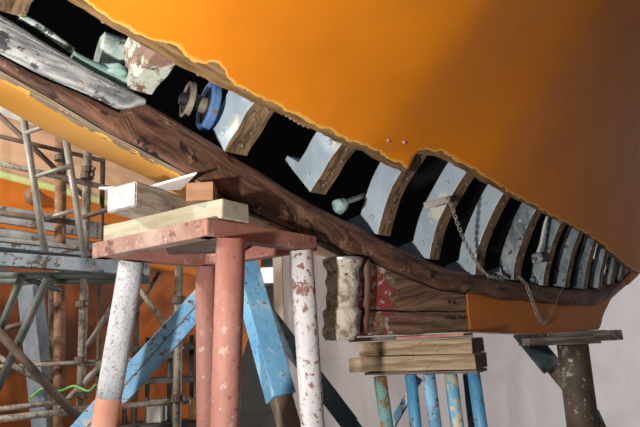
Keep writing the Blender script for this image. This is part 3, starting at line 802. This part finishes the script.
# --- chains
def chain(name, pts, parent=None, pitch=0.024, r=0.0034):
    pts = [Vector(p) for p in pts]
    seg = [(pts[i + 1] - pts[i]).length for i in range(len(pts) - 1)]
    tot = sum(seg); n = int(tot / pitch)
    bm = bmesh.new()
    def pos(u):
        for i, l in enumerate(seg):
            if u <= l or i == len(seg) - 1: return pts[i].lerp(pts[i + 1], u / l), (pts[i + 1] - pts[i]).normalized()
            u -= l
    for i in range(n):
        p, d = pos((i + .5) * pitch)
        a = d.cross(Vector((0.3, 0.1, 0.9))).normalized(); b = d.cross(a)
        if i % 2: a, b = b, a
        L_, W_ = pitch * .72, pitch * .36
        R = []
        for k in range(10):
            t = 2 * PI * k / 10; c = p + d * (L_ * math.cos(t)) + a * (W_ * math.sin(t))
            e = (d * math.cos(t) + a * math.sin(t)).normalized()
            R.append([bm.verts.new(c + (e * math.cos(q) + b * math.sin(q)) * r) for q in (0, PI / 2, PI, 3 * PI / 2)])
        for k in range(10):
            for q in range(4): bm.faces.new((R[k][q], R[k][(q + 1) % 4], R[(k + 1) % 10][(q + 1) % 4], R[(k + 1) % 10][q])).smooth = True
    me = bpy.data.meshes.new(name); bm.to_mesh(me); bm.free()
    return recentre(link(name, me, M_RUSTCHAIN, parent)) if not parent else link(name, me, M_RUSTCHAIN, parent)
c1 = chain('chain', [onq(447, 197, .20), onq(452, 207, .17), onq(458, 225, .12), onq(464, 240, .08), onq(472, 255, .05), onq(480, 268, .03), onq(488, 276, .02), onq(497, 277.5, .012), onq(505, 279, .006)])
tag(c1, 'steel chain slanting down across the open frames onto the keel', 'chain')
c2 = chain('chain', [onq(519, 277, .012), onq(526, 284, .012), onq(530, 295, .012), onq(534, 306, .012), onq(538, 317, .010), onq(543, 323, .008), onq(547, 321, .008)], pitch=0.028)
tag(c2, 'steel chain looping down over the orange forefoot', 'chain')
rp = path_tube('cord', [onq(547, 321, .008), onq(553, 309, .01), onq(560, 293, .012), onq(566, 281, .014), onq(567, 262, .02)], 0.0022, M_STEEL, None, 6, 4)
recentre(rp); tag(rp, 'thin cord rising from the chain loop to the frames', 'cord')
br = beam('bracket', onq(424, 206, .10), onq(449, 199, .19), 0.012, 0.03, M_STEEL, boat, bev=.002)
hr = path_tube('bilge_cable', [onq(547, 216, .12), onq(544, 228, .10), onq(541, 243, .08), onq(538, 252, .07)], 0.009, M_WHITEPLASTIC, boat)
lump('cable_clamp', onq(537, 258, .06), 0.026, M_FAROLD, boat, amp=.6)

# ================================================================== RED STAND (near)
F0 = at(207, 217, 1.85); ZS = F0.z
Lc = onz(92, 243, ZS); Rc = onz(317, 236, ZS)
Bc = Lc + Rc - F0
ctr = (F0 + Bc) / 2
rst = thing('boat_stand', 'rusty red steel trestle with four stout pipe legs, nearest the camera', 'stand', flat(ctr))
hb = 0.058
def bar(a, b, m, off=0.0, w=0.06):
    v = Vector((0, 0, -hb / 2 + off))
    inn = ((ctr - (a + b) / 2)); inn.z = 0; inn.normalize(); inn *= w / 2
    return beam('frame_bar', a + v + inn, b + v + inn, w, hb, m, rst, bev=0.006)
bar(F0, Lc, M_REDPLANK); bar(F0, Rc, M_REDSTEEL); bar(Lc, Bc, M_REDSTEEL); bar(Rc, Bc, M_REDSTEEL)
gus = beam('gusset_plate', F0.lerp(Bc, .25) + Vector((0, 0, -.02)), F0.lerp(Bc, .75) + Vector((0, 0, -.02)), 0.3, 0.008, M_RUSTINNER, rst, bev=0)
def leg(px_top, px_bot, d, r, m, name='leg', parent=rst, split=None):
    t = onz(px_top[0], px_top[1], ZS - hb) if d is None else at(px_top[0], px_top[1], d)
    dd = (t - CAM).dot(ray(320, 213.5)) / ray(320, 213.5).dot(ray(320, 213.5))
    b = at(px_bot[0], px_bot[1], dd * 0.985)
    foot = t + (b - t) * (t.z / (t.z - b.z))
    if split:
        mid = t.lerp(foot, split)
        o = tube(name, mid, t, r, m, parent, rings=6)
        tube('leg_lower', foot, mid, r * 1.002, M_PINKPAINT, parent)
    else:
        o = tube(name, foot, t, r, m, parent, rings=6)
    return o, t, foot
tL = onz(131, 262, ZS - hb)
leg((132, 261), (104, 427), None, 0.047, M_WHITELEG, split=.28)
leg((231, 238), (225, 427), 1.90, 0.0465, M_REDSTEEL)
leg((301, 250), (313, 427), None, 0.044, M_WORNLEG)
leg((206, 266), (207, 427), 2.45, 0.042, M_REDSTEEL)

# timbers on the red stand
def on_plane(px, z): return onz(px[0], px[1], z)
pA = onz(103, 243, ZS + .003); pB = onz(222, 218, ZS + .003)
dirp = (pB - pA).normalized(); perp = Vector((-dirp.y, dirp.x, 0))
if perp.dot(ctr - pA) < 0: perp = -perp
hp = 0.066
pl = beam('plank', pA + perp * .065 + Vector((0, 0, hp / 2)), pB + perp * .065 + Vector((0, 0, hp / 2)), 0.13, hp, [M_YELLOWPLANK, M_PINEEND], None, bev=0.006, jit=0.002, endmat=True)
tag(pl, 'greenish pine plank lying along the edge of the red trestle', 'plank')
z2 = ZS + hp
# whitened beam: near end face centred about (120,199)
zt_b = z2 + 0.088
TL, TR, FR = onz(107, 188, zt_b), onz(136, 180.5, zt_b), onz(204, 203, zt_b)
vv = (FR - TR) * 1.25; dn = Vector((0, 0, -0.087))
bb = box('timber_beam', [TL + dn, TR + dn, TR + vv + dn, TL + vv + dn], 0.087, [M_DUSTBEAM, M_BEAMEND], None, bev=0.005, end=True)
tag(bb, 'dusty grey timber beam with a whitened sawn end resting on the pine plank', 'timber')
bz = zt_b - 0.055 + 0.001
wz = bz + 0.055
def slab(name, pts, h, m):
    return box(name, pts, h, m, None, bev=0.002)
ws = slab('plastic_wedge', [onz(98, 189, wz), onz(150, 187.5, wz), onz(197, 174, wz), onz(181, 190, wz), onz(112, 192, wz)], 0.008, M_WHITEPLASTIC)
tag(ws, 'thin white pointed plastic wedge on the grey beam', 'wedge')
k0 = at(189, 199, 1.985); k1 = at(216, 200, 1.985); k0.z = k1.z = z2 + .037
ck = beam('wood_chock', k0, k1, 0.09, 0.06, M_BROWNBLOCK, None, bev=.005, jit=.002)
tag(ck, 'small brown wooden chock behind the pine plank under the keel', 'chock')

# ================================================================== BLUE TRIPOD SHORE behind the red stand
apex = at(240, 258, 2.9)
tri = thing('shoring_tripod', 'bright blue steel tripod shore standing behind the red trestle', 'shore', flat(apex))
def channel(name, a, b, w, h, m, parent, up=(0, 0, 1)):
    """square hollow section with a folded edge: a box tube with a raised rib"""
    o = beam(name, a, b, w, h, m, parent, up=up, bev=.004)
    return o
def to_floor(a, b):
    return a + (b - a) * (a.z / (a.z - b.z))
la = at(88, 427, 2.62)
channel('leg', apex, apex + (la - apex) * 1.6, 0.10, 0.11, M_BLUERUST, tri)
beam('leg_seam', apex.lerp(la, .15) + Vector((0.0, -.058, -.012)), apex.lerp(la, 1.4) + Vector((0.0, -.058, -.012)), 0.004, 0.005, M_RUSTINNER, tri, bev=0)
lb = at(281, 398, 2.45)
ap2 = at(243, 262, 2.75)
channel('leg', ap2, lb, 0.10, 0.10, M_BLUE, tri, up=(0.5, -1, 0.3))
f2 = to_floor(ap2, lb)
beam('inner_leg', ap2.lerp(lb, .85), f2, 0.075, 0.075, M_RUSTINNER, tri, up=(0.5, -1, 0.3))
lc = at(350, 424, 3.0)
channel('leg', at(256, 300, 3.1), lc, 0.07, 0.09, M_DARKBLUE, tri)
f3 = to_floor(at(256, 300, 3.1), lc); beam('leg_foot', lc, f3, 0.06, 0.08, M_DARKBLUE, tri)
beam('head_plate', apex + Vector((-.12, -.02, .03)), apex + Vector((.12, -.06, .03)), 0.2, 0.04, M_BLUE, tri)

# ================================================================== BLUE PIPE STAND under the deadwood
so = -0.06
kb0 = onq(349, 373, .14); kb1 = onq(475, 366, .06)
zt1 = 1.335
c0 = onz(352, 374, 1.0)
bl_c = soz(2.1, -0.05, 0)
pst = thing('pipe_stand', 'blue pipe trestle with five chipped legs under the bare deadwood', 'stand', flat(bl_c))
D0 = 2.62
def blk(name, xl, yl, xr, yr, dl, dr, w, h, m, lab, cat):
    """timber whose near long face runs from pixel (xl,yl) to (xr,yr) (face mid height)"""
    a, b = at(xl, yl, dl), at(xr, yr, dr)
    zz = (a.z + b.z) / 2; a.z = b.z = zz
    d = (b - a).normalized(); p = Vector((-d.y, d.x, 0))
    if p.y < 0: p = -p
    o = beam(name, a + p * w / 2, b + p * w / 2, w, h, m, None, bev=.005, jit=.0025, endmat=True)
    tag(o, lab, cat); return a, b, p, zz
a1, b1, p1, zz1 = blk('timber_block', 349, 367.5, 475, 359.5, 2.86, 2.58, .20, .066, [M_OAKBLOCK, M_ENDGRAIN], 'lower pale timber block resting on the blue pipe trestle', 'block')
a2, b2, p2, zz2 = blk('timber_block', 359, 351.5, 472, 344.0, 2.88, 2.62, .20, .066, [M_OAKBLOCK, M_ENDGRAIN], 'upper pale timber block wedged between the deadwood and the lower block', 'block')
s1 = beam('packing_shim', at(349, 340, 2.75), at(470, 335, 2.75), 0.12, 0.018, M_GREYTIMBER, None, bev=.002); tag(s1, 'thin dark packing board directly beneath the deadwood', 'shim')
s2 = beam('paint_shim', at(396, 338.5, 2.60), at(462, 334.5, 2.62), 0.05, 0.012, M_REDSHIM, None, bev=.002); tag(s2, 'thin red painted shim above the upper timber block', 'shim')
zp = zz1 - .042
plate = beam('top_plate', (a1.lerp(b1, .12) + p1 * .10) * 1 + Vector((0, 0, zp - zz1)), (a1.lerp(b1, 1.0) + p1 * .10) + Vector((0, 0, zp - zz1)), 0.17, 0.012, M_RUSTINNER, pst, bev=0)
for (xt, xb, dd, m, r) in ((380, 389, 2.68, M_TEALPIPE, .029), (411, 417, 2.74, M_BLUEPIPE, .027), (429, 437, 2.66, M_BLUERUST, .028), (451, 459, 2.66, M_BLUEFLAKE, .029), (474, 483, 2.64, M_BLUEPIPE, .028)):
    t = at(xt, 378, dd); t.z = zp - .006; b = at(xb, 440, dd * .985)
    tube('leg', to_floor(t, b), t, r, m, pst, rings=4)
t = at(419, 378, 2.86); b = at(388, 432, 2.86); beam('brace', t, to_floor(t, b), .05, .035, M_BLUERUST, pst)
t = at(466, 374, 2.84); b = at(472, 432, 2.84); beam('brace', t, to_floor(t, b), .03, .04, M_DARKBLUE, pst)

# ================================================================== GRIMY PILLAR STAND under the forefoot
pt = at(573, 348.5, 3.72)
pil = thing('pillar_stand', 'grimy dark steel pillar stand under the orange forefoot', 'stand', flat(pt))
pt.z = (at(529, 343, 3.7).z + at(601, 338.5, 3.7).z) / 2 - .025
pb = at(583, 427, 3.66)
pf = to_floor(pt, pb)
tube('column', pf, pt, 0.098, M_PILLAR, pil, r1=0.092, seg=28, rings=8)
beam('foot_gusset', at(592, 412, 3.66), at(618, 470, 3.6), .03, .08, M_PILLAR, pil)
tube('base_plate', pf, pf + Vector((0, 0, .02)), .22, M_PILLAR, pil)
bt = at(521, 330, 3.9); bm_ = at(563, 381, 3.78)
beam('shore_arm', bt, bt.lerp(bm_, .74), 0.11, 0.13, M_DARKBLUE, pil)
beam('shore_screw', bt.lerp(bm_, .55), bt.lerp(bm_, 1.25), 0.07, 0.08, M_RUSTINNER, pil)
a3, b3, p3, z3 = blk('packing_timber', 529, 343, 601, 338.5, 3.70, 3.70, .22, .048, [M_GREYTIMBER, M_GREYTIMBER], 'lower grey packing timber on the dark pillar', 'timber')
a4, b4, p4, z4 = blk('packing_timber', 548, 335.8, 607, 331.8, 3.84, 3.84, .24, .034, [M_GREYTIMBER, M_GREYTIMBER], 'upper thin grey packing timber against the forefoot', 'timber')
sb = beam('channel_offcut', at(600, 336, 3.72), at(616, 335, 3.60), .10, .06, M_GREYTIMBER, None, bev=.002)
tag(sb, 'short grey steel channel offcut at the end of the packing timbers', 'channel')

# ================================================================== SCAFFOLD at the left
sc = thing('scaffold', 'rusty tube scaffold with a flaking blue-grey deck beside the far boat', 'scaffold', flat(at(60, 300, 4.2)))
def st(x0, y0, x1, y1, d0, d1, r, m, name='tube'):
    return tube(name, at(x0, y0, d0), at(x1, y1, d1), r, m, sc, seg=12)
# standards
def standard(x, y0, y1, d, r, m, lean=0):
    a = at(x, y0, d); b = at(x + lean, y1, d)
    tube('standard', to_floor(a, b), a, r, m, sc, seg=12)
standard(88, 148, 427, 4.3, .030, M_SCAFFCRUST, -8)
standard(61, 130, 427, 4.5, .042, M_RUSTPOST, -2)
standard(103, 158, 427, 4.5, .018, M_SCAFFRUST, -6)
standard(179, 262, 427, 4.1, .028, M_SCAFFCRUST, -2)
standard(-20, 110, 427, 4.2, .028, M_SCAFFCRUST, -6)
standard(137, 285, 427, 4.9, .026, M_SCAFFRUST, -3)
# ledgers above the deck
st(-10, 134, 104, 161, 4.0, 4.5, .016, M_SCAFFRUST)
st(-10, 172, 116, 190, 3.9, 4.2, .020, M_SCAFFCRUST) if False else st(-10, 161, 116, 190, 3.9, 4.3, .020, M_SCAFFCRUST)
st(-8, 212, 84, 224, 4.2, 4.5, .022, M_SCAFFRUST)
st(-5, 111, 88, 200, 4.1, 4.4, .018, M_SCAFFRUST)
st(80, 218, 112, 208, 4.2, 4.1, .018, M_SCAFFRUST)
# deck
def board(x0, y0, x1, y1, d0, d1, w, h, m, name):
    return beam(name, at(x0, y0, d0), at(x1, y1, d1), w, h, m, sc, bev=.004)
board(-20, 258, 150, 270, 3.75, 4.0, .10, .085, M_DECK, 'deck_beam')
board(-20, 246, 140, 262, 4.0, 4.3, .30, .03, M_DECK, 'deck_board')
board(-20, 240, 150, 258, 4.3, 4.6, .30, .03, M_GREYBOARD, 'deck_board')
board(-20, 211, 118, 234, 4.6, 4.9, .05, .13, M_GREYBOARD, 'toe_board')
board(-20, 229, 118, 250, 4.65, 4.95, .05, .07, M_GREYBOARD, 'toe_board')
st(-10, 275, 150, 276, 3.9, 4.1, .022, M_SCAFFGREEN)
st(-10, 281, 150, 281, 4.2, 4.4, .022, M_SCAFFGREEN)
st(-10, 267, 60, 290, 3.9, 4.4, .02, M_SCAFFGREEN)
# under the deck
st(48, 278, -8, 400, 3.8, 3.8, .027, M_SCAFFGREEN, 'brace')
st(22, 276, -8, 350, 3.9, 3.9, .024, M_SCAFFGREEN, 'brace')
st(52, 276, 50, 440, 4.6, 4.6, .024, M_SCAFFCRUST)
st(-8, 325, 80, 421, 3.6, 3.9, .026, M_SCAFFRUST, 'brace')
st(-8, 410, 70, 401, 4.0, 4.2, .018, M_SCAFFCRUST)
st(-8, 420, 100, 408, 3.7, 4.0, .022, M_SCAFFCRUST)
st(-8, 367, 110, 361, 4.4, 4.4, .016, M_SCAFFCRUST)
st(-8, 332, 30, 322, 4.3, 4.3, .02, M_SCAFFRUST)
st(-8, 353, 60, 393, 4.2, 4.4, .018, M_SCAFFCRUST, 'brace')
st(88, 345, 125, 285, 4.1, 4.1, .018, M_SCAFFCRUST, 'brace')
st(135, 282, 182, 350, 4.3, 4.3, .020, M_SCAFFCRUST, 'brace')
st(160, 272, 110, 350, 4.7, 4.7, .018, M_SCAFFRUST, 'brace')
st(60, 408, 110, 355, 4.3, 4.3, .022, M_SCAFF, 'brace')
st(82, 365, 178, 355, 4.3, 4.3, .016, M_SCAFFCRUST)
st(60, 410, 190, 401, 4.2, 4.2, .020, M_SCAFFCRUST)
for (x, y, d) in ((87, 176, 4.28), (88, 170, 4.28), (82, 304, 4.28), (81, 360, 4.28), (179, 300, 4.08), (178, 398, 4.08), (83, 395, 4.28), (61, 158, 4.42)):
    p = at(x, y, d)
    ring_profile('coupler', p - Vector((0, 0, .025)), (0, 0, 1), [(0, .034), (.004, .046), (.046, .046), (.05, .034)], M_SCAFFRUST, sc, 12)
    beam('coupler_bolt', p, p + Vector((.06, -.03, 0)), .02, .02, M_SCAFFRUST, sc, bev=0)

# ladder
lad = thing('ladder', 'grey metal ladder leaning against the scaffold', 'ladder', at(64, 255, 3.7))
r1a, r1b = at(22, 108, 3.85), at(45, 252, 3.7)
r2a, r2b = at(64, 128, 3.85), at(85, 257, 3.7)
tube('rail', r1b, r1a, .022, M_SCAFF, lad, seg=14); tube('rail', r2b, r2a, .022, M_SCAFF, lad, seg=14)
for (x0, y0, x1, y1) in ((26, 133, 69, 118), (34, 177, 72, 165), (40, 220, 79, 209)):
    tube('rung', at(x0, y0, 3.78), at(x1, y1, 3.78), .014, M_SCAFF, lad, seg=10)

# leaning grey post under the deck
gpst = beam('prop_post', at(46, 440, 4.7), at(30, 285, 4.7), .15, .12, mat('blue_grey_prop', (0.13, 0.155, 0.19), (0.24, 0.27, 0.31), rough=.7, scale=(3, 12, 12)), None, bev=.01)
tag(gpst, 'thick blue-grey prop post leaning under the far hull', 'post')

# pale timber post and stored gear behind
pp = beam('timber_post', flat(at(279, 300, 4.5), 0.0), flat(at(279, 300, 4.5), 2.35), .07, .07, mat('pale_post', (0.56, 0.48, 0.40), (0.66, 0.58, 0.50), rough=.7, scale=(3, 20, 20)), None, up=(0, 1, 0), bev=.004)
tag(pp, 'pale upright timber post at the edge of the plastic sheeting', 'post')
rk = thing('storage_rack', 'dark steel storage rack in the shadows behind the blue tripod', 'rack', flat(at(165, 380, 5.0)))
for x in (126, 148, 170, 192, 214):
    a = at(x, 350, 5.0); tube('upright', flat(a, 0), flat(a, 1.55), .022, M_CRATE, rk, seg=8)
for z in (0.45, 0.85, 1.2, 1.46):
    beam('shelf', flat(at(122, 350, 5.0), z), flat(at(218, 350, 5.0), z), .34, .04, M_CRATE, rk, bev=0)
M_BX1 = mat('grey_carton', (.40, .39, .38), (.52, .51, .50), rough=.8); M_BX2 = mat('brown_carton', (.24, .13, .07), (.34, .20, .11), rough=.8)
for (x, z, m, nm, lb) in ((158, 0.875, M_BX1, 'storage_tub', 'pale grey tub low on the dark rack'), (136, 1.225, M_BX2, 'carton', 'brown carton on the dark rack left of the blue brace'),
                   (198, 0.875, M_BX2, 'carton', 'brown carton on the dark rack close to the red legs')):
    c = flat(at(x, 350, 5.0), z)
    tag(box(nm, [c + Vector(q) for q in ((-.06, -.10, 0), (.06, -.10, 0), (.065, .10, 0), (-.065, .10, 0))], .17, m, None, bev=.008), lb, 'box')

# ================================================================== SECOND BOAT behind the scaffold
OB = -3.9
ln = sorted(to_soz(onq(x, y, OB)) for x, y in ((-120, 146), (0, 175), (55, 189), (109, 204), (170, 222), (240, 240)))
def zline(s): return float(np.interp(s, [p[0] for p in ln], [p[2] for p in ln]))
b2 = thing('moored_hull', 'second orange-bottomed hull with a lime waterline behind the scaffold', 'boat', flat(soz(2.2, OB - 1.2, 0), .9))
def b2strip(name, prof, m):
    P = []
    for s in np.arange(ln[0][0] - .6, ln[-1][0] + .9, .08):
        z = zline(s)
        end = max(0, (s - (ln[-1][0] - 0.4))) ** 2 * 0.5
        P.append([soz(s, OB + o - end, z + dz) for o, dz in prof])
    o = link(name, grid_mesh(name, P), m, b2, None, True)
    md = o.modifiers.new('thickness', 'SOLIDIFY'); md.thickness = .04; md.offset = 0
    return o
b2strip('topside', [(0.11, .50), (.08, .36), (.05, .24), (.02, .12), (0, .03)], M_B2PEACH)
b2strip('bright_gap_band', [(0.20, 1.2), (.16, .85), (.11, .50)], M_GAPWHITE)  # white strip stands in for the lit background gap above the topside
b2strip('waterline_stripe', [(0.001, .035), (-.002, -.035)], M_B2LINE)
bot2 = b2strip('bottom', [(0, -.03), (-.04, -.25), (-.09, -.47), (-.10, -.5)], M_B2ORANGE)
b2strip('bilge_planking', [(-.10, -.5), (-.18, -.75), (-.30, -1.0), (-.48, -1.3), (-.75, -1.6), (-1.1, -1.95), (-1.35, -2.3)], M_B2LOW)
b2strip('keel_plank', [(-1.33, -2.28), (-1.36, -2.5), (-1.45, -2.52)], M_CRATE)

pf2 = onq(33, 196, OB + 0.02)
ring_profile('hull_fitting', pf2 + PD * .0, PD, [(-.03, .05), (-.03, .075), (.0, .08), (.02, .06), (.05, .04)], M_RUSTPOST, b2, 16)
# green strap lying over the low scaffold tubes
gs = path_tube('green_strap', [at(30, 398, 4.15), at(44, 388, 4.1), at(60, 391, 4.1), at(74, 386, 4.12), at(88, 391, 4.1), at(96, 384, 4.1)], .008, mat('green_webbing', (.10, .42, .10), (.20, .55, .16), rough=.7), None)
recentre(gs); tag(gs, 'bright green strap slung along the low scaffold tubes', 'strap')
# lit shed window far behind
wz_ = at(256, 276, 10.0)
fr = beam('window_1', wz_ + Vector((-.45, 0, 0)), wz_ + Vector((.45, 0, 0)), .06, .36, M_SHEDWALL, None); fr['kind'] = 'structure'
mw = bpy.data.materials.new('daylit_pane'); mw.use_nodes = True
mw.node_tree.nodes['Principled BSDF'].inputs['Emission Color'].default_value = (.95, .97, 1, 1)
mw.node_tree.nodes['Principled BSDF'].inputs['Emission Strength'].default_value = 0.9
for k in (-.22, .22):
    beam('pane', wz_ + Vector((k - .19, -.032, 0)), wz_ + Vector((k + .19, -.032, 0)), .01, .26, mw, fr, bev=0)
